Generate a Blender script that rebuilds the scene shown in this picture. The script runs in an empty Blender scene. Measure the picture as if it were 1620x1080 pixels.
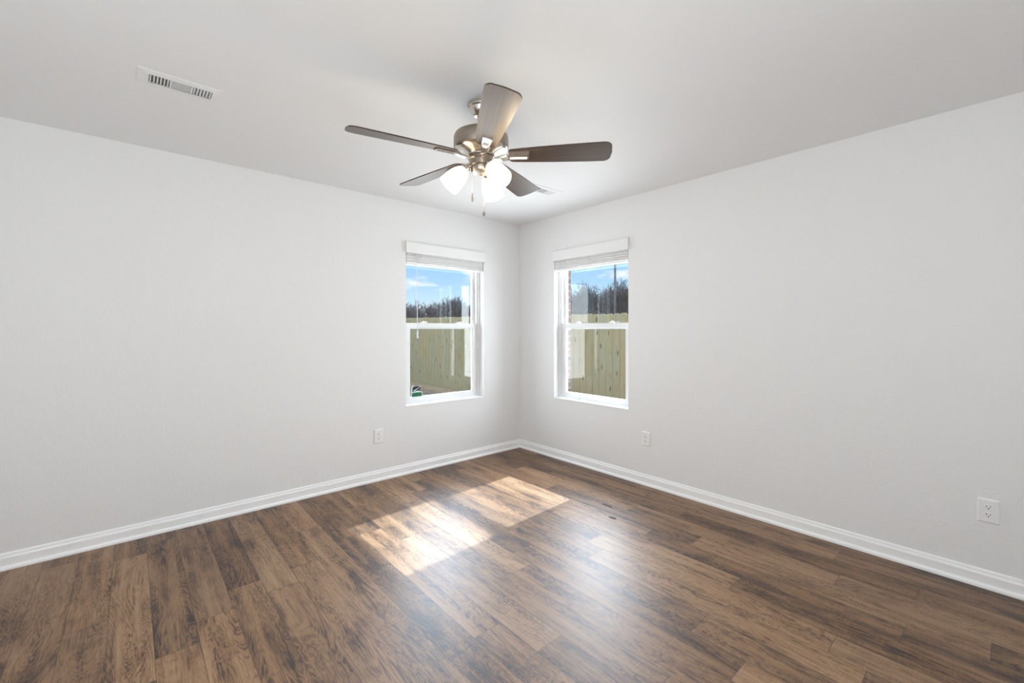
import bpy, bmesh, math, random
from mathutils import Vector, Matrix

random.seed(7)
sc = bpy.context.scene
COL = sc.collection
R = math.radians

# ------------------------------------------------------------------ camera
cam_d = bpy.data.cameras.new('camera')
cam_d.sensor_fit = 'HORIZONTAL'
cam_d.sensor_width = 36.0
cam_d.lens = 691.65 / 1620 * 36
cam_d.shift_y = -19.05 / 1620
cam_d.clip_start = 0.02
cam_d.clip_end = 400
cam = bpy.data.objects.new('camera', cam_d)
cam.location = (-3.239, -3.582, 1.295)
cam.rotation_euler = (R(90), 0, R(48.875 - 90))
COL.objects.link(cam)
sc.camera = cam

# ------------------------------------------------------------------ view
sc.view_settings.view_transform = 'Standard'
sc.view_settings.look = 'None'
sc.view_settings.gamma = 1
sc.view_settings.use_curve_mapping = False
sc.view_settings.exposure = 0.25
sc.cycles.use_denoising = True
sc.cycles.max_bounces = 10
sc.cycles.diffuse_bounces = 8
sc.cycles.glossy_bounces = 4
sc.cycles.transmission_bounces = 6
sc.cycles.transparent_max_bounces = 12
sc.cycles.sample_clamp_indirect = 6.0
sc.cycles.caustics_reflective = False
sc.cycles.caustics_refractive = False


# ------------------------------------------------------------------ node helper
class NT:
    def __init__(self, tree):
        self.t = tree
        tree.nodes.clear()

    def n(self, kind, **kw):
        nd = self.t.nodes.new(kind)
        for k, v in kw.items():
            setattr(nd, k, v)
        return nd

    def put(self, sock, v):
        if v is None:
            return
        if hasattr(v, 'is_output') or isinstance(v, bpy.types.NodeSocket):
            self.t.links.new(v, sock)
        else:
            if isinstance(v, (tuple, list)) and len(v) == 3 and sock.type == 'RGBA':
                v = (*v, 1)
            sock.default_value = v

    def math(self, op, a, b=None, c=None, clamp=False):
        nd = self.n('ShaderNodeMath', operation=op, use_clamp=clamp)
        self.put(nd.inputs[0], a)
        self.put(nd.inputs[1], b)
        self.put(nd.inputs[2], c)
        return nd.outputs[0]

    def vec(self, x, y, z=0.0):
        nd = self.n('ShaderNodeCombineXYZ')
        for s, v in zip(nd.inputs, (x, y, z)):
            self.put(s, v)
        return nd.outputs[0]

    def sep(self, v):
        nd = self.n('ShaderNodeSeparateXYZ')
        self.put(nd.inputs[0], v)
        return nd.outputs

    def noise(self, v, scale, detail=2.0, rough=0.5, dist=0.0):
        nd = self.n('ShaderNodeTexNoise')
        self.put(nd.inputs['Vector'], v)
        nd.inputs['Scale'].default_value = scale
        nd.inputs['Detail'].default_value = detail
        nd.inputs['Roughness'].default_value = rough
        nd.inputs['Distortion'].default_value = dist
        return nd.outputs['Fac']

    def white(self, v):
        nd = self.n('ShaderNodeTexWhiteNoise', noise_dimensions='3D')
        self.put(nd.inputs['Vector'], v)
        return nd.outputs['Value'], nd.outputs['Color']

    def ramp(self, fac, stops, interp='LINEAR'):
        nd = self.n('ShaderNodeValToRGB')
        nd.color_ramp.interpolation = interp
        el = nd.color_ramp.elements
        while len(el) > 1:
            el.remove(el[0])
        for i, (p, c) in enumerate(stops):
            e = el[0] if i == 0 else el.new(p)
            e.position = p
            if not isinstance(c, (tuple, list)):
                c = (c, c, c)
            e.color = (*c, 1)
        self.put(nd.inputs[0], fac)
        return nd.outputs[0]

    def mix(self, fac, a, b, mode='MIX'):
        nd = self.n('ShaderNodeMix', data_type='RGBA', blend_type=mode)
        self.put(nd.inputs['Factor'], fac)
        self.put(nd.inputs[6], a)
        self.put(nd.inputs[7], b)
        return nd.outputs[2]

    def bump(self, h, strength=0.3, dist=0.01):
        nd = self.n('ShaderNodeBump')
        nd.inputs['Strength'].default_value = strength
        nd.inputs['Distance'].default_value = dist
        self.put(nd.inputs['Height'], h)
        return nd.outputs[0]

    def coord(self, which='Object'):
        return self.n('ShaderNodeTexCoord').outputs[which]

    def principled(self, **kw):
        nd = self.n('ShaderNodeBsdfPrincipled')
        for k, v in kw.items():
            self.put(nd.inputs[k.replace('_', ' ')], v)
        out = self.n('ShaderNodeOutputMaterial')
        self.t.links.new(nd.outputs[0], out.inputs[0])
        return nd


def material(name):
    m = bpy.data.materials.new(name)
    m.use_nodes = True
    return m, NT(m.node_tree)


def simple(name, color, rough=0.5, metal=0.0, bump=None, var=0.06, vscale=8.0, **kw):
    m, t = material(name)
    co = t.coord()
    nz = t.noise(co, vscale, 3)
    c0 = tuple(max(0, c * (1 - var)) for c in color)
    c1 = tuple(min(1, c * (1 + var)) for c in color)
    col = t.ramp(nz, [(0.3, c0), (0.7, c1)])
    nrm = None
    if bump:
        nrm = t.bump(t.noise(co, bump[0], 2), bump[1], bump[2])
    t.principled(Base_Color=col, Roughness=rough, Metallic=metal, Normal=nrm, **kw)
    return m


# ------------------------------------------------------------------ world
SUN_TAN = 0.85
world = bpy.data.worlds.new('sky')
sc.world = world
world.use_nodes = True
W = NT(world.node_tree)
dirv = W.coord('Generated')
dx, dy, dz = W.sep(dirv)
sky = W.ramp(dz, [(0.0, (0.84, 0.92, 0.97)), (0.045, (0.64, 0.82, 0.96)), (0.10, (0.42, 0.67, 0.94)),
                  (0.16, (0.32, 0.57, 0.92)), (0.3, (0.60, 0.85, 1.25)), (1.0, (0.55, 0.8, 1.2))])
cl_v = W.vec(W.math('MULTIPLY', dx, 9.0), W.math('MULTIPLY', dy, 9.0), W.math('MULTIPLY', dz, 30.0))
cl = W.noise(cl_v, 1.15, 5, 0.55, 0.3)
cl_f = W.ramp(cl, [(0.50, 0.0), (0.66, 1.0)])
# unseen bright layer added higher up, for room light and the floor reflection
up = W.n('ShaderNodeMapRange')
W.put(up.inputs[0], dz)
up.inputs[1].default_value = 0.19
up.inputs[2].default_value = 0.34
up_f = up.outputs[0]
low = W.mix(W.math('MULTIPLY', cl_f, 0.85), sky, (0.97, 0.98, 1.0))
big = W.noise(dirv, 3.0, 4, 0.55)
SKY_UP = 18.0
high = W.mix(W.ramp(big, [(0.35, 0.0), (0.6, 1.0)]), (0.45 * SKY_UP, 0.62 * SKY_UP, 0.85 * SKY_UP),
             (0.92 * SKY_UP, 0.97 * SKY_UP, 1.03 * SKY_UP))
# the added bright layer lies round the sun, in the east; the west stays clear blue
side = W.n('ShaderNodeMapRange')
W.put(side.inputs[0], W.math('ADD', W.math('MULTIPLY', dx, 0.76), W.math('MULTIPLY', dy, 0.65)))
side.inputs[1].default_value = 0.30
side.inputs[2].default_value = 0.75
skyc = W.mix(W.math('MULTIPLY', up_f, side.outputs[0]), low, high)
gr = W.math('GREATER_THAN', dz, -0.002)
skyc = W.mix(gr, (0.25, 0.22, 0.18), skyc)
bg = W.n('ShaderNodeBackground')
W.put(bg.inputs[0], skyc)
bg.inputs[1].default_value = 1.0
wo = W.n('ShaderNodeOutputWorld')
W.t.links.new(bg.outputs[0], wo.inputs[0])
world.cycles.sampling_method = 'MANUAL'
world.cycles.sample_map_resolution = 512


# ------------------------------------------------------------------ lamps
def lamp(name, kind, loc, energy, color=(1, 1, 1), to=None, **kw):
    d = bpy.data.lights.new(name, kind)
    d.energy = energy
    d.color = color
    for k, v in kw.items():
        setattr(d, k, v)
    o = bpy.data.objects.new(name, d)
    o.location = loc
    if to is not None:
        o.rotation_euler = Vector(to).to_track_quat('-Z', 'Y').to_euler()
    COL.objects.link(o)
    return o


SUN = Vector((1.0, 0.065, SUN_TAN)).normalized()
lamp('sun', 'SUN', (20, 2, 18), 13.5, (0.68, 0.84, 1.0), to=-SUN, angle=R(0.8))
# area lamps added outside the two windows to strengthen their daylight
WIN_POWER = 27.0
lamp('daylight_boost', 'AREA', (-0.937, 0.40, 1.27), WIN_POWER * 0.85, (0.86, 0.93, 1.0), to=(0, -1, 0),
     shape='RECTANGLE', size=0.95, size_y=1.30)
lamp('daylight_boost', 'AREA', (0.40, -0.962, 1.27), WIN_POWER * 1.5, (0.86, 0.93, 1.0), to=(-1, 0, 0),
     shape='RECTANGLE', size=0.95, size_y=1.30)
# unseen fill lamp added behind the camera to brighten the room
lamp('fill_light', 'AREA', (-4.1, -3.9, 1.25), 68.0, (0.90, 0.96, 1.0), to=(0.56, 0.62, 0.70),
     shape='RECTANGLE', size=2.2, size_y=1.6)


# ------------------------------------------------------------------ mesh helpers
def bx(bm, x0, x1, y0, y1, z0, z1, bev=0.0):
    vs = [bm.verts.new((x, y, z)) for x in (x0, x1) for y in (y0, y1) for z in (z0, z1)]
    idx = [(0, 1, 3, 2), (4, 6, 7, 5), (0, 4, 5, 1), (2, 3, 7, 6), (0, 2, 6, 4), (1, 5, 7, 3)]
    fs = [bm.faces.new([vs[i] for i in f]) for f in idx]
    if bev > 0:
        es = list({e for f in fs for e in f.edges})
        bmesh.ops.bevel(bm, geom=es, offset=bev, segments=2, affect='EDGES', profile=0.7)
    return fs


def lathe(bm, prof, seg=40, mat=None, cap=True):
    """revolve (radius, z) points round Z, optionally moved by a matrix"""
    mat = mat or Matrix()
    rings = []
    for r, z in prof:
        if r < 1e-6:
            rings.append([bm.verts.new(mat @ Vector((0, 0, z)))])
        else:
            rings.append([bm.verts.new(mat @ Vector((r * math.cos(2 * math.pi * i / seg), r * math.sin(2 * math.pi * i / seg), z)))
                          for i in range(seg)])
    for a, b in zip(rings, rings[1:]):
        for i in range(seg):
            j = (i + 1) % seg
            if len(a) == 1 and len(b) == 1:
                continue
            if len(a) == 1:
                bm.faces.new((a[0], b[j], b[i]))
            elif len(b) == 1:
                bm.faces.new((a[i], a[j], b[0]))
            else:
                bm.faces.new((a[i], a[j], b[j], b[i]))
    if cap:
        for rg in (rings[0], rings[-1]):
            if len(rg) > 2:
                bm.faces.new(rg)
    return rings


def tube(bm, pts, rads, seg=8):
    pts = [Vector(p) for p in pts]
    if not isinstance(rads, (list, tuple)):
        rads = [rads] * len(pts)
    prev = None
    rings = []
    for i, p in enumerate(pts):
        a = pts[max(0, i - 1)]
        b = pts[min(len(pts) - 1, i + 1)]
        d = (b - a).normalized()
        if prev is None:
            ref = Vector((0, 0, 1)) if abs(d.z) < 0.9 else Vector((1, 0, 0))
            prev = d.cross(ref).normalized()
        u = (prev - d * prev.dot(d))
        if u.length < 1e-5:
            u = d.orthogonal()
        u.normalize()
        v = d.cross(u)
        prev = u
        rings.append([bm.verts.new(p + (u * math.cos(2 * math.pi * k / seg) + v * math.sin(2 * math.pi * k / seg)) * rads[i])
                      for k in range(seg)])
    for a, b in zip(rings, rings[1:]):
        for k in range(seg):
            j = (k + 1) % seg
            bm.faces.new((a[k], a[j], b[j], b[k]))
    bm.faces.new(rings[0][::-1])
    bm.faces.new(rings[-1])


def prism(bm, outline, z0, z1, mat=None):
    mat = mat or Matrix()
    a = [bm.verts.new(mat @ Vector((x, y, z0))) for x, y in outline]
    b = [bm.verts.new(mat @ Vector((x, y, z1))) for x, y in outline]
    n = len(a)
    bm.faces.new(a[::-1])
    bm.faces.new(b)
    for i in range(n):
        j = (i + 1) % n
        bm.faces.new((a[i], a[j], b[j], b[i]))


def extrude_profile(bm, prof, p0, p1, into):
    """sweep a 2D profile (depth, height) from p0 to p1; into = unit vector of +depth"""
    p0, p1, into = Vector(p0), Vector(p1), Vector(into)
    a = [bm.verts.new(p0 + into * d + Vector((0, 0, h))) for d, h in prof]
    b = [bm.verts.new(p1 + into * d + Vector((0, 0, h))) for d, h in prof]
    n = len(a)
    for i in range(n):
        j = (i + 1) % n
        bm.faces.new((a[i], a[j], b[j], b[i]))
    bm.faces.new(a)
    bm.faces.new(b[::-1])


def obj(name, bm, mat, parent=None, smooth=False):
    bmesh.ops.recalc_face_normals(bm, faces=bm.faces)
    me = bpy.data.meshes.new(name)
    bm.to_mesh(me)
    bm.free()
    if mat:
        me.materials.append(mat)
    if smooth:
        for p in me.polygons:
            p.use_smooth = True
        try:
            me.set_sharp_from_angle(angle=R(35))
        except Exception:
            pass
    o = bpy.data.objects.new(name, me)
    COL.objects.link(o)
    if parent:
        o.parent = parent
    return o


def tag(o, label=None, cat=None, group=None, kind=None):
    if label:
        o['label'] = label
    if cat:
        o['category'] = cat
    if group:
        o['group'] = group
    if kind:
        o['kind'] = kind
    return o


def empty(name, loc=(0, 0, 0), rz=0.0):
    o = bpy.data.objects.new(name, None)
    o.empty_display_size = 0.1
    o.location = loc
    o.rotation_euler = (0, 0, rz)
    COL.objects.link(o)
    return o


def copy_tree(o, parent=None):
    c = o.copy()
    COL.objects.link(c)
    if parent:
        c.parent = parent
    for ch in list(o.children):
        copy_tree(ch, c)
    return c


# ------------------------------------------------------------------ materials
def wall_mat(name, color, bump=(150, 0.34, 0.003)):
    m, t = material(name)
    co = t.coord()
    h = t.noise(co, bump[0], 2, 0.6)
    h2 = t.noise(co, bump[0] * 0.35, 2, 0.5)
    hh = t.math('ADD', h, h2)
    t.principled(Base_Color=(*color, 1), Roughness=0.62, Normal=t.bump(hh, bump[1], bump[2]))
    return m


M_wall = wall_mat('wall_paint', (0.80, 0.80, 0.798))
M_ceil = wall_mat('ceiling_paint', (0.82, 0.82, 0.82), (220, 0.08, 0.002))
M_trim = simple('trim_paint', (0.90, 0.90, 0.90), 0.32, var=0.01)
M_vinyl = simple('white_vinyl', (0.80, 0.80, 0.80), 0.35, var=0.01)
M_blind = simple('blind_white', (0.83, 0.83, 0.825), 0.42, var=0.015)
M_cord = simple('cord_white', (0.80, 0.79, 0.77), 0.7, var=0.03)
M_plastic = simple('outlet_plastic', (0.84, 0.84, 0.838), 0.3, var=0.01)
M_dark = simple('dark_void', (0.02, 0.02, 0.02), 0.7)
M_duct = simple('duct_dark', (0.10, 0.10, 0.10), 0.6)
M_ventw = simple('vent_enamel', (0.81, 0.81, 0.808), 0.4, var=0.01)


def nickel_mat(name, col, rough):
    m, t = material(name)
    co = t.coord()
    x, y, z = t.sep(co)
    br = t.noise(t.vec(t.math('MULTIPLY', x, 14), t.math('MULTIPLY', y, 14), t.math('MULTIPLY', z, 900)), 1.0, 2)
    c = t.ramp(br, [(0.3, tuple(k * 0.92 for k in col)), (0.7, tuple(min(1, k * 1.06) for k in col))])
    t.principled(Base_Color=c, Metallic=1.0, Roughness=rough, Normal=t.bump(br, 0.04, 0.0006))
    return m


M_nickel = nickel_mat('brushed_nickel', (0.37, 0.315, 0.26), 0.34)
M_fob = nickel_mat('dark_pewter', (0.20, 0.19, 0.18), 0.32)
M_nickel2 = nickel_mat('polished_nickel', (0.66, 0.62, 0.56), 0.22)


def blade_mat():
    m, t = material('blade_walnut')
    co = t.coord()
    x, y, z = t.sep(co)
    g = t.noise(t.vec(t.math('MULTIPLY', x, 3.0), t.math('MULTIPLY', y, 110.0), 0.0), 1.0, 4, 0.6, 0.4)
    c = t.ramp(g, [(0.3, (0.028, 0.016, 0.011)), (0.55, (0.062, 0.040, 0.028)), (0.8, (0.100, 0.066, 0.046))])
    t.principled(Base_Color=c, Roughness=0.34, Specular_IOR_Level=0.6, Specular_Tint=(1.0, 0.84, 0.70, 1))
    return m


M_blade = blade_mat()


def shade_mat():
    m, t = material('frosted_shade_glass')
    tr = t.n('ShaderNodeBsdfTranslucent')
    tr.inputs[0].default_value = (0.86, 0.83, 0.77, 1)
    df = t.n('ShaderNodeBsdfPrincipled')
    df.inputs['Base Color'].default_value = (0.93, 0.92, 0.88, 1)
    df.inputs['Roughness'].default_value = 0.25
    mx = t.n('ShaderNodeMixShader')
    mx.inputs[0].default_value = 0.4
    t.t.links.new(tr.outputs[0], mx.inputs[1])
    t.t.links.new(df.outputs[0], mx.inputs[2])
    em = t.n('ShaderNodeEmission')
    nz = t.noise(t.coord(), 6.0, 1)
    t.put(em.inputs[0], t.ramp(nz, [(0.3, (1.0, 0.90, 0.72)), (0.7, (1.0, 0.92, 0.76))]))
    em.inputs[1].default_value = 0.5
    ad = t.n('ShaderNodeAddShader')
    t.t.links.new(mx.outputs[0], ad.inputs[0])
    t.t.links.new(em.outputs[0], ad.inputs[1])
    out = t.n('ShaderNodeOutputMaterial')
    t.t.links.new(ad.outputs[0], out.inputs[0])
    return m


M_shade = shade_mat()


def emit_mat(name, col, s):
    m, t = material(name)
    em = t.n('ShaderNodeEmission')
    em.inputs[0].default_value = (*col, 1)
    em.inputs[1].default_value = s
    out = t.n('ShaderNodeOutputMaterial')
    t.t.links.new(em.outputs[0], out.inputs[0])
    return m


M_bulb = emit_mat('warm_bulb', (1.0, 0.87, 0.69), 100.0)


def glass_mat():
    m, t = material('window_glass')
    lw = t.n('ShaderNodeLayerWeight')
    lw.inputs[0].default_value = 0.5
    p = t.math('POWER', lw.outputs['Facing'], 4.5)
    fac = t.math('ADD', t.math('MULTIPLY', p, 0.9), 0.035)
    tr = t.n('ShaderNodeBsdfTransparent')
    tr.inputs[0].default_value = (0.965, 0.975, 0.97, 1)
    gl = t.n('ShaderNodeBsdfGlossy')
    gl.inputs['Roughness'].default_value = 0.0
    mx = t.n('ShaderNodeMixShader')
    t.put(mx.inputs[0], fac)
    t.t.links.new(tr.outputs[0], mx.inputs[1])
    t.t.links.new(gl.outputs[0], mx.inputs[2])
    out = t.n('ShaderNodeOutputMaterial')
    t.t.links.new(mx.outputs[0], out.inputs[0])
    return m


M_glass = glass_mat()

PLANK_W, PLANK_L = 0.145, 1.22


def floor_mat():
    m, t = material('plank_floor')
    co = t.coord()
    x, y, z = t.sep(co)
    u = t.math('DIVIDE', t.math('ADD', x, 10 * PLANK_W - 0.0 + 3.311 - 23 * PLANK_W + 20 * PLANK_W), PLANK_W)
    col = t.math('FLOOR', u)
    fu = t.math('FRACT', u)
    r1, _ = t.white(t.vec(col, 3.7, 1.1))
    v = t.math('ADD', t.math('DIVIDE', y, PLANK_L), t.math('MULTIPLY', r1, 7.0))
    row = t.math('FLOOR', v)
    fv = t.math('FRACT', v)
    rid, rcol = t.white(t.vec(col, row, 0.5))
    ra, rb, rc = t.sep(rcol)
    ox = t.math('MULTIPLY', ra, 37.0)
    oy = t.math('MULTIPLY', rb, 53.0)
    # fine streaks along the board
    g1 = t.noise(t.vec(t.math('ADD', t.math('MULTIPLY', x, 135), ox), t.math('ADD', t.math('MULTIPLY', y, 6.0), oy), 0.0), 1.0, 5, 0.62, 0.6)
    # broad strips along the board
    g2 = t.noise(t.vec(t.math('ADD', t.math('MULTIPLY', x, 17), ox), t.math('ADD', t.math('MULTIPLY', y, 0.9), oy), 3.0), 1.0, 3, 0.55, 0.3)
    # cathedral figure: contour lines of a stretched noise
    n3 = t.noise(t.vec(t.math('ADD', t.math('MULTIPLY', x, 9), ox), t.math('ADD', t.math('MULTIPLY', y, 1.5), oy), 7.0), 1.0, 4.0, 0.55, 0.8)
    ring = t.math('SINE', t.math('MULTIPLY', n3, 120.0))
    ring = t.math('POWER', t.math('ADD', t.math('MULTIPLY', ring, 0.5), 0.5), 2.2)
    # smoky dark patches and knots
    n4 = t.noise(t.vec(t.math('ADD', t.math('MULTIPLY', x, 9), oy), t.math('ADD', t.math('MULTIPLY', y, 3.0), ox), 1.0), 1.0, 4, 0.6, 0.2)
    patch = t.ramp(n4, [(0.50, 0.0), (0.70, 1.0)])
    # saw marks across the board
    saw = t.noise(t.vec(t.math('MULTIPLY', x, 14), t.math('ADD', t.math('MULTIPLY', y, 150), ox), 2.0), 1.0, 2, 0.5)
    tone = t.math('MULTIPLY', g1, 0.46)
    tone = t.math('ADD', tone, t.math('ADD', t.math('MULTIPLY', g2, 0.50), 0.05))
    tone = t.math('ADD', tone, t.math('MULTIPLY', rid, 0.24))
    tone = t.math('ADD', t.math('SUBTRACT', tone, 0.07), t.math('MULTIPLY', saw, 0.18))
    tone = t.math('SUBTRACT', tone, t.math('MULTIPLY', t.math('MULTIPLY', ring, 0.26), t.ramp(g2, [(0.35, 1.0), (0.65, 0.15)])))
    tone = t.math('SUBTRACT', tone, t.math('MULTIPLY', patch, 0.20))
    base = t.ramp(tone, [(0.24, (0.016, 0.009, 0.0065)), (0.40, (0.068, 0.032, 0.0165)), (0.54, (0.160, 0.081, 0.036)),
                         (0.68, (0.255, 0.140, 0.068)), (0.86, (0.36, 0.22, 0.12))])
    grey = t.mix(t.math('MULTIPLY', rc, 0.18), base, (0.10, 0.080, 0.068))
    # seams
    eu = t.math('MINIMUM', fu, t.math('SUBTRACT', 1.0, fu))
    ev = t.math('MINIMUM', fv, t.math('SUBTRACT', 1.0, fv))
    su = t.math('LESS_THAN', eu, 0.010)
    sv = t.math('LESS_THAN', ev, 0.0012)
    seam = t.math('MAXIMUM', su, sv)
    colr = t.mix(t.math('MULTIPLY', seam, 0.55), grey, (0.02, 0.012, 0.008))
    rough = t.math('ADD', t.math('MULTIPLY', g1, 0.10), 0.39)
    h = t.math('SUBTRACT', t.math('ADD', t.math('MULTIPLY', g1, 0.5), t.math('MULTIPLY', saw, 0.35)), t.math('MULTIPLY', ring, 0.30))
    h = t.math('SUBTRACT', h, t.math('MULTIPLY', seam, 1.2))
    t.principled(Base_Color=colr, Roughness=rough, Normal=t.bump(h, 0.25, 0.0012), Specular_IOR_Level=0.6)
    return m


M_floor = floor_mat()


def brick_mat():
    m, t = material('brown_brick')
    co = t.coord()
    x, y, z = t.sep(co)
    v = t.vec(t.math('ADD', x, y), z, 0.0)
    b = t.n('ShaderNodeTexBrick')
    t.put(b.inputs['Vector'], v)
    b.inputs['Color1'].default_value = (0.07, 0.03, 0.022, 1)
    b.inputs['Color2'].default_value = (0.03, 0.018, 0.016, 1)
    b.inputs['Mortar'].default_value = (0.12, 0.10, 0.09, 1)
    b.inputs['Scale'].default_value = 1.0
    b.inputs['Brick Width'].default_value = 0.20
    b.inputs['Row Height'].default_value = 0.068
    b.inputs['Mortar Size'].default_value = 0.008
    t.principled(Base_Color=b.outputs['Color'], Roughness=0.9, Normal=t.bump(t.noise(co, 60, 3), 0.3, 0.006))
    return m


M_brick = brick_mat()


def fence_mat():
    m, t = material('treated_pine')
    co = t.coord()
    x, y, z = t.sep(co)
    y = t.math('ADD', x, y)
    inf = t.n('ShaderNodeObjectInfo')
    rnd = inf.outputs['Random']
    off = t.math('MULTIPLY', rnd, 91.0)
    g = t.noise(t.vec(t.math('MULTIPLY', y, 70), off, t.math('MULTIPLY', z, 4.0)), 1.0, 4, 0.6, 0.5)
    p = t.noise(t.vec(t.math('MULTIPLY', y, 6), off, t.math('MULTIPLY', z, 2.5)), 1.0, 3, 0.5)
    base = t.ramp(g, [(0.25, (0.36, 0.29, 0.13)), (0.5, (0.55, 0.465, 0.235)), (0.8, (0.68, 0.60, 0.34))])
    tint = t.mix(t.ramp(p, [(0.35, 0.0), (0.7, 0.75)]), base, (0.50, 0.54, 0.35))
    tint = t.mix(t.math('MULTIPLY', rnd, 0.5), tint, (0.62, 0.45, 0.20))
    vo = t.n('ShaderNodeTexVoronoi')
    t.put(vo.inputs['Vector'], t.vec(t.math('MULTIPLY', y, 8.5), off, t.math('MULTIPLY', z, 3.2)))
    vo.inputs['Scale'].default_value = 1.0
    knot = t.ramp(vo.outputs['Distance'], [(0.08, 1.0), (0.20, 0.0)])
    c = t.mix(t.math('MULTIPLY', knot, 0.8), tint, (0.09, 0.06, 0.03))
    t.principled(Base_Color=c, Roughness=0.85, Normal=t.bump(g, 0.3, 0.003))
    return m


M_fence = fence_mat()


def ground_mat():
    m, t = material('mulch_ground')
    co = t.coord()
    x, y, z = t.sep(co)
    n = t.noise(co, 22, 6, 0.7)
    n2 = t.noise(co, 3.0, 3)
    dark = t.ramp(n, [(0.3, (0.055, 0.036, 0.028)), (0.5, (0.17, 0.115, 0.085)), (0.7, (0.36, 0.26, 0.19))])
    straw = t.ramp(n, [(0.3, (0.26, 0.17, 0.10)), (0.5, (0.52, 0.37, 0.21)), (0.7, (0.74, 0.58, 0.38))])
    band = t.ramp(t.math('ADD', x, t.math('MULTIPLY', n2, 0.9)), [(0.0, 0.0), (1.0, 1.0)])
    mr = t.n('ShaderNodeMapRange')
    t.put(mr.inputs[0], t.math('ADD', x, t.math('MULTIPLY', n2, 1.1)))
    mr.inputs[1].default_value = 2.6
    mr.inputs[2].default_value = 3.0
    c = t.mix(mr.outputs[0], dark, straw)
    far = t.n('ShaderNodeMapRange')
    t.put(far.inputs[0], x)
    far.inputs[1].default_value = 2.9
    far.inputs[2].default_value = 3.4
    c = t.mix(far.outputs[0], c, t.ramp(n, [(0.3, (0.07, 0.06, 0.035)), (0.7, (0.16, 0.135, 0.08))]))
    t.principled(Base_Color=c, Roughness=0.95, Normal=t.bump(n, 0.8, 0.04))
    return m


M_ground = ground_mat()
M_bark = simple('winter_bark', (0.075, 0.062, 0.066), 0.9, var=0.35, vscale=14)
M_steel = simple('galvanised_steel', (0.20, 0.20, 0.22), 0.5, metal=0.4, var=0.15)
M_sliver = simple('dark_splinter', (0.035, 0.022, 0.016), 0.6, var=0.3, vscale=60)
M_green = simple('decal_green', (0.012, 0.13, 0.055), 0.45, var=0.2, vscale=40)
M_navy = simple('decal_black', (0.014, 0.022, 0.028), 0.45, var=0.2, vscale=40)
M_pale = simple('decal_pale', (0.62, 0.70, 0.68), 0.45, var=0.08, vscale=40)

# ------------------------------------------------------------------ room shell
H = 2.44
X0, Y0 = -4.5, -4.5          # far sides of the room, behind the camera
T = 0.15                     # stud wall thickness
OPW, OPZ0, OPZ1 = 0.876, 0.605, 2.055
LWX = -1.375                 # left edge of the window opening in the left wall (x)
RWY = -0.523                 # left edge of the window opening in the right wall (y)


def holed_wall(bm, u0, u1, z0, z1, a, b, c, d, d0, d1, to):
    """slab from depth d0 to d1 with a rectangular hole a..b x c..d; 'to' maps (u, depth, z) to xyz"""
    us, zs = [u0, a, b, u1], [z0, c, d, z1]
    V = {}
    for k, dep in enumerate((d0, d1)):
        for i, uu in enumerate(us):
            for j, zz in enumerate(zs):
                V[k, i, j] = bm.verts.new(to(uu, dep, zz))
    for k in (0, 1):
        for i in range(3):
            for j in range(3):
                if (i, j) == (1, 1):
                    continue
                bm.faces.new((V[k, i, j], V[k, i + 1, j], V[k, i + 1, j + 1], V[k, i, j + 1]))
    for (i, j), (i2, j2) in (((1, 1), (2, 1)), ((2, 1), (2, 2)), ((2, 2), (1, 2)), ((1, 2), (1, 1))):
        bm.faces.new((V[0, i, j], V[0, i2, j2], V[1, i2, j2], V[1, i, j]))
    rim = [(0, 0), (1, 0), (2, 0), (3, 0), (3, 1), (3, 2), (3, 3), (2, 3), (1, 3), (0, 3), (0, 2), (0, 1)]
    for (i, j), (i2, j2) in zip(rim, rim[1:] + rim[:1]):
        bm.faces.new((V[0, i, j], V[0, i2, j2], V[1, i2, j2], V[1, i, j]))


def struct(o):
    o['kind'] = 'structure'
    return o


to_left = lambda u, d, z: (u, d, z)
to_right = lambda u, d, z: (d, u, z)

bm = bmesh.new()
holed_wall(bm, X0 - 0.12, 0.0, 0, H, LWX, LWX + OPW, OPZ0, OPZ1, 0, T, to_left)
struct(obj('wall_left', bm, M_wall))
bm = bmesh.new()
holed_wall(bm, Y0 - 0.12, T, 0, H, RWY - OPW, RWY, OPZ0, OPZ1, 0, T, to_right)
struct(obj('wall_right', bm, M_wall))
bm = bmesh.new()
bx(bm, X0 - 0.12, 0, Y0 - 0.12, Y0, 0, H)
struct(obj('wall_back', bm, M_wall))
bm = bmesh.new()
bx(bm, X0 - 0.12, X0, Y0, 0, 0, H)
struct(obj('wall_side', bm, M_wall))
bm = bmesh.new()
bx(bm, X0 - 0.12, T, Y0 - 0.12, T, -0.12, 0)
struct(obj('floor', bm, M_floor))
bm = bmesh.new()
bx(bm, X0 - 0.12, T, Y0 - 0.12, T, H, H + 0.12)
struct(obj('ceiling', bm, M_ceil))

# brick veneer outside
bm = bmesh.new()
BZ0, BZ1 = -0.4, 2.75
holed_wall(bm, X0 - 0.4, T, BZ0, BZ1, LWX + 0.0, LWX + OPW + 0.06, OPZ0 - 0.03, OPZ1 + 0.02, T + 0.03, T + 0.12, to_left)
struct(obj('wall_exterior_left', bm, M_brick))
bm = bmesh.new()
holed_wall(bm, Y0 - 0.4, T + 0.12, BZ0, BZ1, RWY - OPW, RWY + 0.014, OPZ0 - 0.03, OPZ1 + 0.02, T + 0.03, T + 0.12, to_right)
struct(obj('wall_exterior_right', bm, M_brick))

# baseboards with a shoe moulding
BASE = [(0, 0), (-0.014, 0), (-0.014, 0.062), (-0.012, 0.068), (-0.008, 0.073), (-0.0075, 0.080), (-0.005, 0.086), (-0.001, 0.089), (0, 0.089)]
SHOE = [(-0.0142, 0), (-0.027, 0), (-0.027, 0.007), (-0.0255, 0.013), (-0.022, 0.018), (-0.0175, 0.021), (-0.0142, 0.022)]


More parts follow.
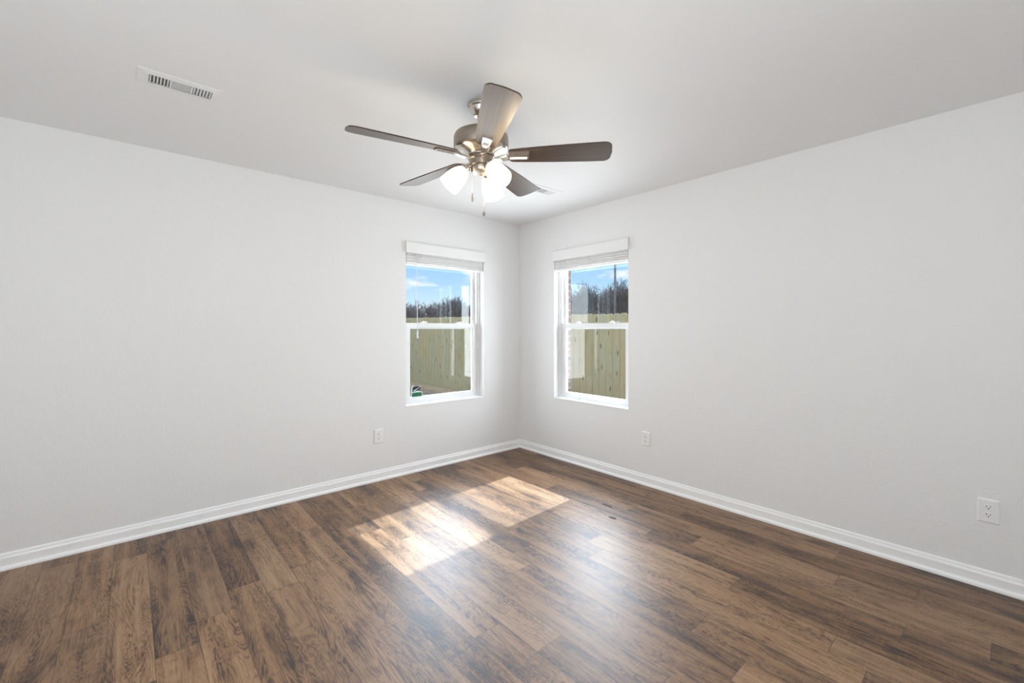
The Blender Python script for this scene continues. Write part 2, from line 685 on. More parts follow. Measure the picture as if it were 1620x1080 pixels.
def baseboard(name, p0, p1, into, q0, q1):
    b = bmesh.new()
    extrude_profile(b, BASE, p0, p1, into)
    o = struct(obj(name, b, M_trim))
    b = bmesh.new()
    extrude_profile(b, SHOE, q0, q1, into)
    obj('shoe_molding', b, M_trim, o)
    return o


e = 0.0003
baseboard('baseboard_left', (X0, -e, e), (-e, -e, e), (0, 1, 0), (X0, -e, e), (-0.014, -e, e))
baseboard('baseboard_right', (-e, Y0, e), (-e, -0.014, e), (1, 0, 0), (-e, Y0, e), (-e, -0.027, e))
baseboard('baseboard_back', (X0, Y0 + e, e), (-0.03, Y0 + e, e), (0, -1, 0), (X0, Y0 + e, e), (-0.03, Y0 + e, e))
baseboard('baseboard_side', (X0 + e, Y0 + 0.03, e), (X0 + e, -0.03, e), (-1, 0, 0), (X0 + e, Y0 + 0.03, e), (X0 + e, -0.03, e))


# ------------------------------------------------------------------ windows (local: u along wall, y outward, z up)
def ring_frame(bm, u0, u1, z0, z1, d0, d1, l, r, b, t):
    """rectangular frame with member widths l r b t, depth d0..d1, mitre free, one closed mesh"""
    us, zs = [u0, u0 + l, u1 - r, u1], [z0, z0 + b, z1 - t, z1]
    holed_wall(bm, us[0], us[3], zs[0], zs[3], us[1], us[2], zs[1], zs[2], d0, d1, to_left)


def build_window(name, loc, rz):
    root = struct(empty(name, loc, rz))
    W_, z0, z1 = OPW, OPZ0, OPZ1
    g = 0.001
    b = bmesh.new()                                  # outer vinyl frame, stepped
    ring_frame(b, g, W_ - g, z0 + g, z1 - g, 0.065, 0.078, 0.018, 0.018, 0.012, 0.03)
    ring_frame(b, g, W_ - g, z0 + g, z1 - g, 0.078, 0.112, 0.032, 0.032, 0.024, 0.03)
    ring_frame(b, g, W_ - g, z0 + g, z1 - g, 0.112, 0.172, 0.030, 0.030, 0.030, 0.03)
    obj('window_frame', b, M_vinyl, root)
    # lower sash, inner track
    b = bmesh.new()
    s0, s1 = 0.0345, W_ - 0.0345
    ring_frame(b, s0, s1, z0 + 0.026, 1.355, 0.080, 0.110, 0.046, 0.046, 0.030, 0.036)
    ring_frame(b, s0 + 0.044, s1 - 0.044, z0 + 0.054, 1.321, 0.087, 0.103, 0.008, 0.008, 0.008, 0.008)
    ls = obj('lower_sash', b, M_vinyl, root)
    b = bmesh.new()
    bx(b, s0 + 0.050, s1 - 0.050, 0.093, 0.098, z0 + 0.060, 1.315)
    tag(obj('glass_pane', b, M_glass, ls))
    # upper sash, outer track
    b = bmesh.new()
    ring_frame(b, 0.0325, W_ - 0.0325, 1.300, z1 - 0.032, 0.116, 0.146, 0.026, 0.026, 0.034, 0.034)
    ring_frame(b, 0.0565, W_ - 0.0565, 1.332, z1 - 0.064, 0.122, 0.140, 0.007, 0.007, 0.007, 0.007)
    us = obj('upper_sash', b, M_vinyl, root)
    b = bmesh.new()
    bx(b, 0.061, W_ - 0.061, 0.129, 0.134, 1.337, z1 - 0.069)
    obj('glass_pane', b, M_glass, us)
    for fx in (0.27, 0.73):                          # cam locks on the meeting rail
        b = bmesh.new()
        cx = W_ * fx
        bx(b, cx - 0.024, cx + 0.024, 0.082, 0.106, 1.3555, 1.362, 0.002)
        lathe(b, [(0.011, 1.3618), (0.011, 1.370), (0.008, 1.372)], 16, Matrix.Translation((cx, 0.094, 0)))
        bx(b, cx - 0.004, cx + 0.030, 0.076, 0.086, 1.3625, 1.369, 0.0015)
        obj('sash_lock', b, M_plastic, ls)
    # drywall sill with a bead along the room edge
    b = bmesh.new()
    extrude_profile(b, [(-0.004, z0 - 0.006), (-0.004, z0 + 0.001), (-0.001, z0 + 0.0045), (0.064, z0 + 0.0045), (0.064, z0 + 0.001), (-0.0003, z0 + 0.001), (-0.0003, z0 - 0.006)],
                    (0.001, 0, 0), (W_ - 0.001, 0, 0), (0, 1, 0))
    obj('window_sill', b, M_trim, root)
    return root


build_window('window_1', (LWX, 0, 0), 0)
build_window('window_2', (0, RWY, 0), R(-90))


# ------------------------------------------------------------------ blinds
def build_blind(loc, rz, label, wand):
    root = empty('window_blind', loc, rz)
    tag(root, label, 'blind', 'raised white blinds over the two windows')
    W_ = OPW
    b = bmesh.new()
    extrude_profile(b, [(-0.010, 1.984), (-0.018, 1.984), (-0.022, 1.989), (-0.022, 2.080), (-0.016, 2.088), (-0.010, 2.088)],
                    (-0.006, 0, 0), (W_ + 0.010, 0, 0), (0, 1, 0))
    bx(b, -0.006, 0.004, -0.012, -0.001, 1.984, 2.088)
    bx(b, W_, W_ + 0.010, -0.012, -0.001, 1.984, 2.088)
    obj('valance', b, M_blind, root)
    b = bmesh.new()
    bx(b, 0.006, W_ - 0.006, 0.004, 0.056, 2.008, 2.050, 0.002)
    obj('headrail', b, M_blind, root)
    rng = random.Random(3)
    b = bmesh.new()                                   # gathered slats
    n = 15
    for i in range(n):
        z = 1.9045 + i * 0.0066
        sx = rng.uniform(-0.002, 0.002)
        sy = rng.uniform(-0.0022, 0.0022)
        dz = rng.uniform(-0.0012, 0.0012)
        fs = bx(b, 0.009 + sx, W_ - 0.009 + sx, 0.004 + sy, 0.054 + sy, z, z + 0.0050)
        vs = {v for f in fs for v in f.verts}
        for v in vs:
            v.co.z += dz * (v.co.x / W_ - 0.5) * 2 - 0.003 * (0.03 - v.co.y) / 0.03 * (0.3 if i % 3 else 0.7)
    obj('slat_stack', b, M_blind, root)
    b = bmesh.new()
    bx(b, 0.009, W_ - 0.009, 0.002, 0.054, 1.882, 1.899, 0.003)
    obj('bottom_rail', b, M_blind, root)
    for fx in (0.16, 0.50, 0.82):                     # ladder cords with a bunch of slack
        b = bmesh.new()
        cx = W_ * fx
        for off in (-0.010, 0.010):
            pts = [(cx + off + 0.003 * math.sin(k * 1.9 + off * 200), 0.0005 - 0.003 * abs(math.sin(k * 1.4)), 1.992 - k * 0.0105) for k in range(10)]
            tube(b, pts, 0.0011, 5)
        pts = [(cx + 0.012 * math.sin(k * 1.3), -0.001 - 0.004 * abs(math.sin(k * 0.9)), 1.96 - k * 0.007) for k in range(10)]
        tube(b, pts, 0.0010, 5)
        lathe(b, [(0.0, 1.879), (0.006, 1.8795), (0.006, 1.8825)], 12, Matrix.Translation((cx, 0.028, 0)))
        obj('ladder_cord', b, M_cord, root, smooth=True)
    if wand:
        b = bmesh.new()
        wx = 0.108
        tube(b, [(wx - 0.001, -0.006, 1.99), (wx, -0.005, 1.7), (wx + 0.004, -0.006, 1.28)], 0.0030, 8)
        wd = obj('tilt_wand', b, M_cord, root, smooth=True)
        b = bmesh.new()
        tube(b, [(wx + 0.004, -0.006, 1.284), (wx + 0.004, -0.006, 1.276), (wx + 0.005, -0.006, 1.22), (wx + 0.005, -0.006, 1.214)],
             [0.004, 0.0065, 0.0068, 0.005], 10)
        obj('wand_handle', b, M_blind, wd, smooth=True)
    else:
        b = bmesh.new()
        tube(b, [(0.075, -0.004, 1.99), (0.076, -0.005, 1.93), (0.078, -0.003, 1.895)], 0.0030, 8)
        obj('tilt_wand', b, M_cord, root, smooth=True)
    return root


build_blind((LWX, 0, 0), 0, 'raised white slat blind with hanging tilt wand over the left window', True)
build_blind((0, RWY, 0), R(-90), 'raised white slat blind over the right window without a hanging wand', False)


# ------------------------------------------------------------------ outlets
def build_outlet(loc, rz, label):
    root = empty('wall_outlet', loc, rz)
    tag(root, label, 'outlet', 'white duplex outlets low on the walls')
    w, h = 0.039, 0.0595
    b = bmesh.new()
    fs = []
    prof = [(w, h, -0.0003), (w, h, -0.0025), (w - 0.004, h - 0.004, -0.0060), (w - 0.007, h - 0.007, -0.0066)]
    rings = [[b.verts.new((sx * a, d, sz * c)) for sx, sz in ((-1, -1), (1, -1), (1, 1), (-1, 1))] for a, c, d in prof]
    for r0, r1 in zip(rings, rings[1:]):
        for i in range(4):
            j = (i + 1) % 4
            b.faces.new((r0[i], r0[j], r1[j], r1[i]))
    b.faces.new(rings[0][::-1])
    b.faces.new(rings[-1])
    obj('cover_plate', b, M_plastic, root)
    for zc in (0.0196, -0.0196):
        b = bmesh.new()
        pts = []
        for k in range(32):
            a = 2 * math.pi * k / 32
            pts.append((0.0172 * math.cos(a), max(-0.0135, min(0.0135, 0.0172 * math.sin(a)))))
        prism(b, pts, 0.0064, 0.0082, Matrix(((1, 0, 0, 0), (0, 0, -1, 0), (0, 1, 0, zc), (0, 0, 0, 1))))
        so = obj('socket', b, M_plastic, root)
        b = bmesh.new()
        bx(b, -0.0078, -0.0054, -0.0084, -0.0070, zc - 0.0005, zc + 0.0085)
        bx(b, 0.0054, 0.0078, -0.0084, -0.0070, zc + 0.0010, zc + 0.0080)
        lathe(b, [(0.0027, 0.0070), (0.0027, 0.0084)], 14, Matrix(((1, 0, 0, 0), (0, 0, -1, 0), (0, 1, 0, zc - 0.0068), (0, 0, 0, 1))))
        tag(obj('contact_slots', b, M_dark, so), 'dark contact slots')
    b = bmesh.new()
    lathe(b, [(0.0034, 0.0060), (0.0034, 0.0072), (0.0022, 0.0078)], 16, Matrix(((1, 0, 0, 0), (0, 0, -1, 0), (0, 1, 0, 0), (0, 0, 0, 1))))
    obj('screw', b, M_ventw, root, smooth=True)
    return root


build_outlet((-1.634, 0, 0.379), 0, 'white duplex wall outlet on the left wall below the left window')
build_outlet((0, -1.573, 0.383), R(-90), 'white duplex wall outlet on the right wall near the right window')
build_outlet((0, -3.502, 0.386), R(-90), 'nearest white duplex wall outlet at the far right of the right wall')


# ------------------------------------------------------------------ ceiling registers
def build_vent(cx, cy, label):
    root = empty('ceiling_vent', (cx, cy, H))
    tag(root, label, 'vent', 'white ceiling registers')
    hw, hd = 0.158, 0.073
    z = -0.0003
    b = bmesh.new()                                   # face plate with three openings, sloped rim
    us = [-hw, -0.118, -0.043, -0.036, 0.036, 0.043, 0.118, hw]
    vs = [-hd, -0.040, 0.040, hd]
    F = {}
    for i, uu in enumerate(us):
        for j, vv in enumerate(vs):
            edge = i in (0, 7) or j in (0, 3)
            F[i, j] = b.verts.new((uu, vv, -0.003 if edge else -0.007))
    holes = {(1, 1), (3, 1), (5, 1)}
    for i in range(7):
        for j in range(3):
            if (i, j) not in holes:
                b.faces.new((F[i, j], F[i + 1, j], F[i + 1, j + 1], F[i, j + 1]))
    rim = [(i, 0) for i in range(8)] + [(7, 1), (7, 2)] + [(i, 3) for i in range(7, -1, -1)] + [(0, 2), (0, 1)]
    up_ = [b.verts.new((F[k].co.x, F[k].co.y, z)) for k in rim]
    for k in range(len(rim)):
        j = (k + 1) % len(rim)
        b.faces.new((F[rim[k]], F[rim[j]], up_[j], up_[k]))
    obj('face_plate', b, M_ventw, root)
    b = bmesh.new()
    bx(b, -0.125, 0.125, -0.044, 0.044, -0.0016, -0.0006)
    obj('duct_shadow', b, M_duct, root).name = 'duct_shade_sheet'  # dark sheet standing in for the shade inside the duct
    # louver banks: cross blades at both ends, long fine blades in the middle
    def blade(b, c, length, along, tilt, wid, th=0.0008):
        fs = bx(b, -length / 2, length / 2, -wid / 2, wid / 2, -th / 2, th / 2)
        vs_ = {v for f in fs for v in f.verts}
        m = Matrix.Translation(c) @ (Matrix.Rotation(R(90), 4, 'Z') if along == 'y' else Matrix()) @ Matrix.Rotation(tilt, 4, 'X')
        for v in vs_:
            v.co = m @ v.co
    for sgn in (-1, 1):
        b = bmesh.new()
        for k in range(6):
            cxx = sgn * (0.043 + 0.0125 * (k + 0.5))
            blade(b, (cxx, 0, -0.0050), 0.079, 'y', R(38) * sgn, 0.0085)
        obj('end_louvers', b, M_ventw, root)
    b = bmesh.new()
    for k in range(9):
        blade(b, (0, -0.036 + 0.009 * k, -0.0052), 0.071, 'x', R(6), 0.0058)
    obj('center_louvers', b, M_ventw, root)
    for sgn in (-1, 1):
        b = bmesh.new()
        lathe(b, [(0.004, -0.0068), (0.004, -0.0076), (0.002, -0.0084)], 12, Matrix.Translation((sgn * 0.138, 0.0, 0)))
        obj('screw_head', b, M_ventw, root)
    return root


build_vent(-3.058, -1.010, 'white ceiling register on the left part of the ceiling above the left wall')
build_vent(-0.688, -1.040, 'white ceiling register half hidden behind the ceiling fan blade near the corner')

# ------------------------------------------------------------------ ceiling fan
FX, FY = -1.885, -1.791
fan = empty('ceiling_fan', (FX, FY, H))
tag(fan, 'brushed nickel ceiling fan with five dark wood blades and three lit glass shades', 'ceiling fan')


def zz(v):
    return v - H


b = bmesh.new()
lathe(b, [(0.0, zz(2.4397)), (0.070, zz(2.4397)), (0.071, zz(2.432)), (0.069, zz(2.425)), (0.062, zz(2.420)), (0.060, zz(2.414)), (0.052, zz(2.400)),
          (0.043, zz(2.389)), (0.036, zz(2.384)), (0.030, zz(2.382)), (0.0, zz(2.382))], 48, cap=False)
obj('canopy', b, M_nickel2, fan, smooth=True)
b = bmesh.new()
lathe(b, [(0.0, zz(2.384)), (0.020, zz(2.382)), (0.024, zz(2.374)), (0.020, zz(2.366)), (0.0135, zz(2.362)), (0.0135, zz(2.318)), (0.022, zz(2.316)),
          (0.024, zz(2.308)), (0.024, zz(2.296)), (0.0, zz(2.296))], 32, cap=False)
obj('downrod', b, M_nickel2, fan, smooth=True)
b = bmesh.new()
lathe(b, [(0.0, zz(2.297)), (0.100, zz(2.297)), (0.122, zz(2.293)), (0.134, zz(2.286)), (0.1395, zz(2.275)), (0.1405, zz(2.262)), (0.1405, zz(2.222)),
          (0.1385, zz(2.217)), (0.0, zz(2.217))], 64, cap=False)
obj('motor_housing', b, M_nickel, fan, smooth=True)
b = bmesh.new()
lathe(b, [(0.0, zz(2.217)), (0.136, zz(2.217)), (0.1365, zz(2.212)), (0.130, zz(2.206)), (0.105, zz(2.196)), (0.080, zz(2.188)), (0.072, zz(2.182)),
          (0.072, zz(2.176)), (0.0, zz(2.176))], 64, cap=False)
obj('lower_dish', b, M_nickel2, fan, smooth=True)
b = bmesh.new()
lathe(b, [(0.0, zz(2.176)), (0.064, zz(2.176)), (0.066, zz(2.172)), (0.066, zz(2.162)), (0.063, zz(2.158)), (0.0605, zz(2.156)), (0.0605, zz(2.130)),
          (0.058, zz(2.127)), (0.053, zz(2.125)), (0.052, zz(2.104)), (0.046, zz(2.096)), (0.030, zz(2.093)), (0.010, zz(2.092)), (0.0, zz(2.092))], 48, cap=False)
obj('switch_housing', b, M_nickel, fan, smooth=True)
b = bmesh.new()
lathe(b, [(0.0, zz(2.093)), (0.007, zz(2.092)), (0.007, zz(2.084)), (0.004, zz(2.080)), (0.0, zz(2.079))], 20, cap=False)
obj('finial', b, M_nickel2, fan, smooth=True)

BLADE_Z = 2.178
PITCH = R(-13)


def blade_outline():
    pts = []
    r0, r1 = 0.145, 0.655
    h0, h1 = 0.049, 0.0745
    cr = 0.038

    def half(r):
        s = (r - r0) / (r1 - r0)
        return h0 + (h1 - h0) * (1 - (1 - s) ** 1.6)
    lower = []
    for k in range(8):
        a = R(180) + R(90) * k / 7
        lower.append((r0 + 0.012 + 0.012 * math.cos(a), -half(r0) + 0.012 + 0.012 * math.sin(a)))
    for k in range(1, 16):
        r = r0 + 0.012 + (r1 - cr - r0 - 0.012) * k / 15
        lower.append((r, -half(r)))
    hb = half(r1 - cr)
    for k in range(1, 10):
        a = R(-90) + R(80) * k / 9
        lower.append((r1 - cr + cr * math.cos(a), -hb + cr + cr * math.sin(a)))
    # slightly bowed end
    for k in range(1, 5):
        s = k / 5
        lower.append((r1 - 0.0006 + 0.004 * s, (-hb + cr) * (1 - s) * 0.97))
    upper = [(r, -w) for r, w in reversed(lower)]
    return lower + [(r1 + 0.0036, 0)] + upper


OUT = blade_outline()


def make_blade(deg):
    m = Matrix.Rotation(R(deg), 4, 'Z') @ Matrix.Translation((0, 0, BLADE_Z - H)) @ Matrix.Rotation(PITCH, 4, 'X')
    b = bmesh.new()
    prism(b, OUT, -0.003, 0.003)
    es = [ed for ed in b.edges if abs(ed.verts[0].co.z - ed.verts[1].co.z) < 1e-6]
    bmesh.ops.bevel(b, geom=es, offset=0.0012, segments=2, affect='EDGES')
    bl = obj('fan_blade', b, M_blade, fan)
    bl.matrix_local = m
    # blade iron: arm from the hub and a rectangular loop under the blade root
    b = bmesh.new()
    a0, a1 = 0.138, 0.246
    w0, w1 = 0.019, 0.022
    for sgn in (-1, 1):
        prism(b, [(a0, sgn * (w0 - 0.007)), (a1, sgn * (w1 - 0.007)), (a1, sgn * w1), (a0, sgn * w0)], -0.0125, -0.0035)
    prism(b, [(a1 - 0.010, -w1), (a1, -w1), (a1, w1), (a1 - 0.010, w1)], -0.0125, -0.0035)
    prism(b, [(a0, -0.0125), (a1 - 0.008, -0.0155), (a1 - 0.008, 0.0155), (a0, 0.0125)], -0.0070, -0.0035)
    prism(b, [(a0 - 0.004, -w0), (a0 + 0.010, -w0), (a0 + 0.010, w0), (a0 - 0.004, w0)], -0.0125, -0.0035)
    inv = m.inverted() @ Matrix.Rotation(R(deg), 4, 'Z')
    # curved neck from hub ring
    secs = []
    for k in range(9):
        s = k / 8
        r = 0.060 + (a0 + 0.002 - 0.060) * s
        zc = (2.166 - H) * (1 - s) + (BLADE_Z - 0.008 - H) * s - 0.006 * math.sin(math.pi * s)
        wd = 0.0125 + 0.006 * s ** 1.5
        tw = PITCH * s
        ring = []
        for (yy, z2) in ((-wd, -0.004), (wd, -0.004), (wd, 0.004), (-wd, 0.004)):
            ring.append(b.verts.new(inv @ Vector((r, yy * math.cos(tw) - z2 * math.sin(tw), zc + yy * math.sin(tw) + z2 * math.cos(tw)))))
        secs.append(ring)
    for p, q in zip(secs, secs[1:]):
        for i in range(4):
            j = (i + 1) % 4
            b.faces.new((p[i], p[j], q[j], q[i]))
    b.faces.new(secs[0][::-1])
    b.faces.new(secs[-1])
    ir = obj('blade_iron', b, M_nickel2, bl)
    # three screw heads on the top side of the root
    for (sx, sy) in ((0.165, 0.0), (0.215, 0.012), (0.215, -0.012)):
        b = bmesh.new()
        lathe(b, [(0.0, 0.0055), (0.004, 0.0050), (0.0045, 0.0031)], 10, Matrix.Translation((sx, sy, 0)))
        obj('screw_head', b, M_nickel2, bl)
    return bl


for k in range(5):
    make_blade(168.5 - 72 * k)

# light kit: three arms, cups, frosted shades with bulbs
SH = [(0.0215, 0.000), (0.027, 0.004), (0.036, 0.016), (0.0435, 0.033), (0.049, 0.053), (0.0525, 0.075), (0.0545, 0.098), (0.0555, 0.118), (0.0557, 0.122),
      (0.0535, 0.1225), (0.0525, 0.118), (0.0513, 0.098), (0.0493, 0.075), (0.0458, 0.053), (0.0403, 0.033), (0.033, 0.018), (0.0245, 0.0075), (0.0185, 0.0035)]
for k, az in enumerate((148, -92, 28)):
    tilt = R(136)
    base = Matrix.Rotation(R(az), 4, 'Z') @ Matrix.Translation((0.072, 0, zz(2.119))) @ Matrix.Rotation(tilt, 4, 'Y')
    b = bmesh.new()
    rz_ = Matrix.Rotation(R(az), 4, 'Z')
    tube(b, [rz_ @ Vector(p) for p in ((0.046, 0, zz(2.128)), (0.056, 0, zz(2.128)), (0.064, 0, zz(2.125)), (0.071, 0, zz(2.120)))], 0.0085, 12)
    lathe(b, [(0.0, -0.006), (0.014, -0.006), (0.0225, 0.000), (0.0235, 0.006), (0.0235, 0.017), (0.0225, 0.018), (0.0, 0.018)], 28, base, cap=False)
    arm = obj('lamp_holder', b, M_nickel2, fan, smooth=True)
    b = bmesh.new()
    sm = base @ Matrix.Translation((0, 0, 0.015))
    lathe(b, SH, 40, sm, cap=False)
    tag(obj('lamp_shade', b, M_shade, arm, smooth=True), 'frosted white glass shade, lit from inside')
    b = bmesh.new()
    lathe(b, [(0.0, 0.024), (0.013, 0.024), (0.014, 0.040), (0.021, 0.056), (0.026, 0.074), (0.025, 0.088), (0.017, 0.100), (0.0, 0.104)], 24, sm, cap=False)
    obj('light_bulb', b, M_bulb, arm, smooth=True)
    mouth = Matrix.Translation((FX, FY, H)) @ sm @ Vector((0, 0, 0.150))
    lamp('bulb_light', 'POINT', mouth, 1.6, (1.0, 0.86, 0.68), shadow_soft_size=0.045)

# pull chains
for (az, r, ztop, zbot, fob) in ((150, 0.045, 2.098, 1.992, 0.046), (-100, 0.030, 2.093, 1.918, 0.050)):
    px, py = r * math.cos(R(az)), r * math.sin(R(az))
    b = bmesh.new()
    n = 26
    pts, rd = [], []
    for i in range(n):
        pts.append((px, py, zz(ztop + (zbot - ztop) * i / (n - 1))))
        rd.append(0.0012 if i % 2 else 0.0008)
    tube(b, pts, rd, 6)
    ch = obj('pull_chain', b, M_nickel2, fan, smooth=True)
    b = bmesh.new()
    lathe(b, [(0.0, zz(zbot + 0.001)), (0.0022, zz(zbot)), (0.0028, zz(zbot - fob * 0.25)), (0.0058, zz(zbot - fob * 0.55)), (0.0066, zz(zbot - fob * 0.8)),
              (0.0045, zz(zbot - fob * 0.97)), (0.0, zz(zbot - fob))], 16, Matrix.Translation((px, py, 0)), cap=False)
    obj('pull_fob', b, M_fob, ch, smooth=True)

# ------------------------------------------------------------------ slivers on the floor
for (x, y, rot, pts, lab) in (
        (-0.594, -1.618, -89, [(-0.042, -0.002), (-0.01, -0.006), (0.036, -0.005), (0.042, 0.001), (0.01, 0.005), (-0.034, 0.004)], 'long thin dark splinter on the floor, the farther of two'),
        (-0.740, -1.774, -84, [(-0.028, -0.009), (0.004, -0.011), (0.030, -0.002), (0.016, 0.009), (-0.018, 0.010)], 'short dark splinter on the floor, the nearer of two')):
    b = bmesh.new()
    m = Matrix.Translation((x, y, 0)) @ Matrix.Rotation(R(rot), 4, 'Z')
    prism(b, pts, 0.0003, 0.003, m)
    tag(obj('wood_splinter', b, M_sliver), lab, 'splinter', 'dark splinters on the floor')

# ------------------------------------------------------------------ decal on the left window
st = empty('window_decal', (-1.214, 0.0925, 0.655))
tag(st, 'small green and black decal in the lower left corner of the left window pane', 'decal')


def rrect(x0, x1, z0, z1, r, n=6):
    out = []
    for cx, cz, a0 in ((x1 - r, z0 + r, -90), (x1 - r, z1 - r, 0), (x0 + r, z1 - r, 90), (x0 + r, z0 + r, 180)):
        for k in range(n + 1):
            a = R(a0 + 90 * k / n)
            out.append((cx + r * math.cos(a), cz + r * math.sin(a)))
    return out


FLIP = Matrix(((1, 0, 0, 0), (0, 0, -1, 0), (0, 1, 0, 0), (0, 0, 0, 1)))
b = bmesh.new()
prism(b, rrect(-0.060, 0.058, 0.004, 0.056, 0.012), 0.0, 0.0006, FLIP)
prism(b, [(-0.060, 0.050), (-0.048, 0.050), (-0.048, 0.104), (-0.030, 0.114), (-0.034, 0.119), (-0.056, 0.110)], 0.0, 0.0006, FLIP)
obj('outline', b, M_pale, st)
b = bmesh.new()
prism(b, rrect(-0.053, 0.052, 0.010, 0.050, 0.008), 0.0006, 0.0011, FLIP)
obj('green_field', b, M_green, st)
b = bmesh.new()
arc = [(-0.05 + 0.10 * k / 10, 0.050 + 0.014 * math.sin(math.pi * k / 10)) for k in range(11)]
prism(b, arc + [(x, z - 0.007) for x, z in reversed(arc)], 0.0011, 0.0016, FLIP)
prism(b, [(-0.040, 0.062), (-0.015, 0.070), (0.030, 0.098), (0.036, 0.110), (0.024, 0.098), (-0.012, 0.080), (-0.036, 0.072)], 0.0011, 0.0016, FLIP)
obj('white_arc', b, M_pale, st)
b = bmesh.new()
prism(b, [(-0.048, 0.058), (0.0, 0.066), (0.034, 0.078), (0.036, 0.096), (0.010, 0.108), (-0.028, 0.106), (-0.046, 0.098)], 0.0, 0.0010, FLIP)
obj('black_field', b, M_navy, st)

# ------------------------------------------------------------------ outside: ground, fence, trees, pole
GZ = -0.22
b = bmesh.new()
rng = random.Random(5)
xs = [0.27, 0.8, 1.3, 1.8, 2.2, 2.5, 2.7, 3.0, 4, 6, 10, 16, 25, 40, 80]
ys = [-12, -6, -3, -1, 0, 0.27, 1, 1.6, 2.2, 2.8, 3.4, 4, 4.6, 5.2, 5.8, 6.4, 7, 8, 9, 10, 12, 16, 25, 40, 80]
G = {}
xs = [-30, -10, -4] + xs
for i, xx in enumerate(xs):
    for j, yy in enumerate(ys):
        z = GZ + (rng.uniform(-0.02, 0.02) if 0.3 < xx < 2.6 else 0) + (0.006 * max(0, yy) if xx > 2.6 else 0.003 * max(0, yy))
        G[i, j] = b.verts.new((xx, yy, min(z, 0.0)))
for i in range(len(xs) - 1):
    for j in range(len(ys) - 1):
        if xs[i + 1] <= 0.28 and ys[j + 1] <= 0.28:
            continue
        b.faces.new((G[i, j], G[i + 1, j], G[i + 1, j + 1], G[i, j + 1]))
struct(obj('ground', b, M_ground))

FENCE_X = 2.78
fence = empty('wooden_fence', (FENCE_X, 3.0, GZ))
tag(fence, 'tall pale green timber picket fence with dog-eared tops running past both windows', 'fence')
PITCHY = 0.1405
N = 92
Yst = -2.6
for k in range(N):
    yc = Yst + (k + 0.5) * PITCHY
    top = 1.555 + 0.0085 * max(0, yc) + random.uniform(-0.006, 0.006)
    bot = GZ + 0.006 * max(0, yc) - 0.02
    b = bmesh.new()
    hw = 0.0694
    c = 0.028
    sil = [(-hw, bot), (hw, bot), (hw, top - c), (hw - c, top), (-hw + c, top), (-hw, top - c)]
    loc = Matrix.Translation((0, yc - 3.0, -GZ))
    prism(b, sil, -0.008, 0.008, loc @ Matrix(((0, 0, 1, 0), (1, 0, 0, 0), (0, 1, 0, 0), (0, 0, 0, 1))))
    bmesh.ops.bevel(b, geom=[ed for ed in b.edges if abs(ed.verts[0].co.x - ed.verts[1].co.x) < 1e-5], offset=0.0045, segments=2, affect='EDGES')
    obj('picket', b, M_fence, fence)
for zr in (0.05, 0.70, 1.33):
    b = bmesh.new()
    bx(b, 0.009, 0.047, Yst - 3.0, Yst + N * PITCHY - 3.0, zr - GZ, zr + 0.085 - GZ)
    obj('rail', b, M_fence, fence)
for k in range(6):
    b = bmesh.new()
    yp = Yst + 0.3 + k * 2.44 - 3.0
    bx(b, 0.048, 0.137, yp - 0.045, yp + 0.045, -0.05, 1.45 - GZ)
    obj('post', b, M_fence, fence)


back = empty('wooden_fence', (-2.5, 10.338, GZ))
tag(back, 'back run of pale green timber fence closing the yard behind the corner', 'fence')
for k in range(74):
    xc = 2.768 - (k + 0.5) * PITCHY
    b = bmesh.new()
    top = 1.64 + random.uniform(-0.006, 0.006)
    bot = GZ + 0.01
    hw, c = 0.0694, 0.028
    sil = [(-hw, bot), (hw, bot), (hw, top - c), (hw - c, top), (-hw + c, top), (-hw, top - c)]
    prism(b, sil, -0.008, 0.008, Matrix.Translation((xc + 2.5, 0, -GZ)) @ Matrix(((1, 0, 0, 0), (0, 0, 1, 0), (0, 1, 0, 0), (0, 0, 0, 1))))
    obj('picket', b, M_fence, back)
for zr in (0.08, 0.74, 1.38):
    b = bmesh.new()
    bx(b, -5.1, 5.1, 0.009, 0.047, zr - GZ, zr + 0.085 - GZ)
    obj('rail', b, M_fence, back)


def make_tree(seed, height, spread):
    rng = random.Random(seed)
    bm = bmesh.new()

    def grow(p, d, length, rad, depth):
        n = 3 if depth > 1 else 2
        pts, rd = [p.copy()], [rad]
        q = p.copy()
        dd = d.copy()
        for i in range(n):
            dd = (dd + Vector((rng.uniform(-1, 1), rng.uniform(-1, 1), rng.uniform(-0.35, 0.7))) * 0.20).normalized()
            q = q + dd * (length / n)
            pts.append(q.copy())
            rd.append(rad * (1 - 0.45 * (i + 1) / n))
        tube(bm, pts, rd, 5 if depth > 3 else 3)
        if depth == 0:
            return
        kids = 5 if depth >= 3 else 4
        for c in range(kids):
            s = rng.uniform(0.35, 1.0) if c else 1.0
            idx = min(n - 1, int(s * n))
            fr = s * n - idx
            st_ = pts[idx].lerp(pts[idx + 1], min(1, fr))
            ax = Vector((rng.uniform(-1, 1), rng.uniform(-1, 1), rng.uniform(-0.2, 0.5))).normalized()
            nd = (dd + ax * spread * rng.uniform(0.7, 1.15)).normalized()
            grow(st_, nd, length * rng.uniform(0.58, 0.80), max(0.0085, rd[idx] * 0.62), depth - 1)
    grow(Vector((0, 0, 0)), Vector((0, 0, 1)), height * 0.34, height * 0.017, 5)
    # scale to the height asked for
    top = max(v.co.z for v in bm.verts)
    for v in bm.verts:
        v.co *= height / top
    return obj('bare_tree', bm, M_bark)


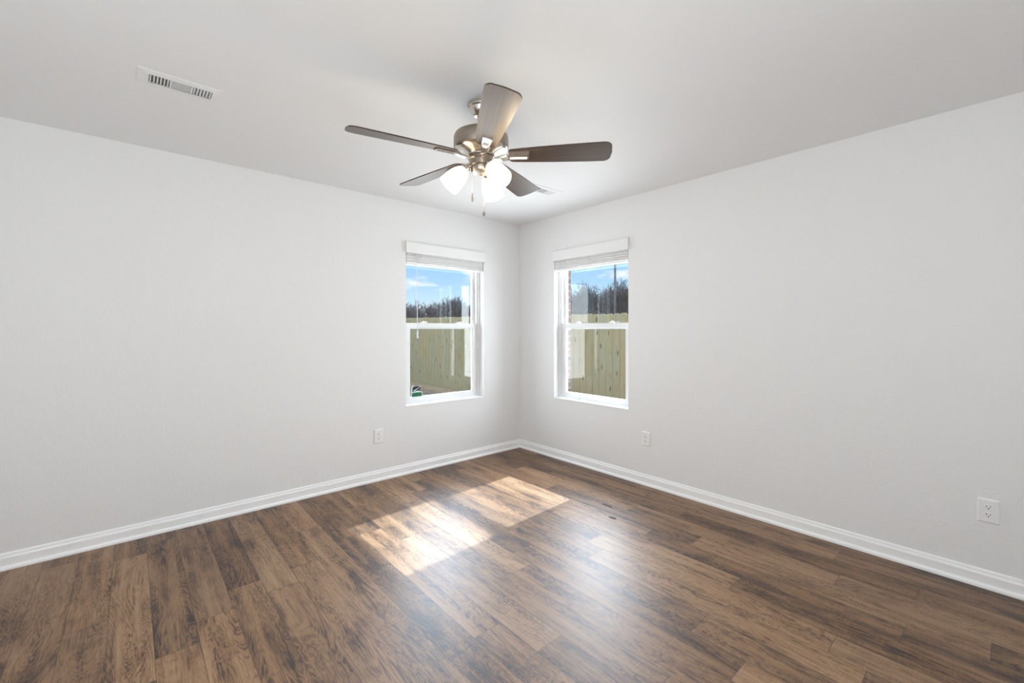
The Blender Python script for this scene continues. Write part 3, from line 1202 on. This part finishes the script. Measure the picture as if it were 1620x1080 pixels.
protos = [make_tree(11, 4.0, 0.75), make_tree(23, 4.0, 0.85), make_tree(37, 4.0, 0.65)]
used = [False, False, False]


def place_tree(i, az, dist, h, label, group):
    k = i % 3
    if used[k]:
        o = protos[k].copy()
        COL.objects.link(o)
    else:
        o = protos[k]
        used[k] = True
    x = -3.239 + dist * math.cos(R(az))
    y = -3.582 + dist * math.sin(R(az))
    o.location = (x, y, min(0.0, GZ + 0.006 * max(0, y)) - 0.02)
    s = h / 4.0
    o.scale = (s * 0.97, s * 0.97, s)
    o.rotation_euler = (0, 0, random.uniform(0, 6.28))
    tag(o, label, 'tree', group)


def thicket(az0, az1, dists, step, hlo, hhi, label, group, i):
    for r, dist in enumerate(dists):
        n = max(1, int(R(az0 - az1) * dist / step))
        for k in range(n):
            az = az0 + (az1 - az0) * (k + 0.25 + 0.5 * (r % 2) + random.uniform(-0.08, 0.08)) / n
            d = dist + random.uniform(-0.3, 0.3)
            place_tree(i, az, d, 1.50 + d * random.uniform(hlo, hhi), label, group)
            i += 1
    return i


n_t = thicket(65, 51, (22.5, 25.5, 28.5, 31.5, 34.5), 2.5, 0.050, 0.078, 'leafless grey tree in the dense thicket seen through the left window',
              'thicket beyond the left window', 0)
random.seed(4)
thicket(44.5, 31.5, (18.0, 21.0, 24.0, 27.0, 30.0), 2.5, 0.086, 0.118, 'leafless branching tree behind the fence seen through the right window',
        'bare trees beyond the right window', n_t)

az = math.atan2(0.598, 0.835)
px, py = -3.239 + 20 * math.cos(az), -3.582 + 20 * math.sin(az)
pole = empty('utility_pole', (px, py, GZ))
tag(pole, 'tall slim grey metal pole rising behind the fence in the right window', 'pole')
b = bmesh.new()
lathe(b, [(0.052, 0), (0.050, 3.0), (0.046, 6.5)], 16)
obj('shaft', b, M_steel, pole, smooth=True)
b = bmesh.new()
lathe(b, [(0.0, 6.56), (0.05, 6.54), (0.055, 6.50), (0.047, 6.47)], 16, cap=False)
obj('cap', b, M_steel, pole, smooth=True)
b = bmesh.new()
bx(b, -0.14, 0.14, -0.14, 0.14, 0.0, 0.03, 0.005)
obj('base_flange', b, M_steel, pole)
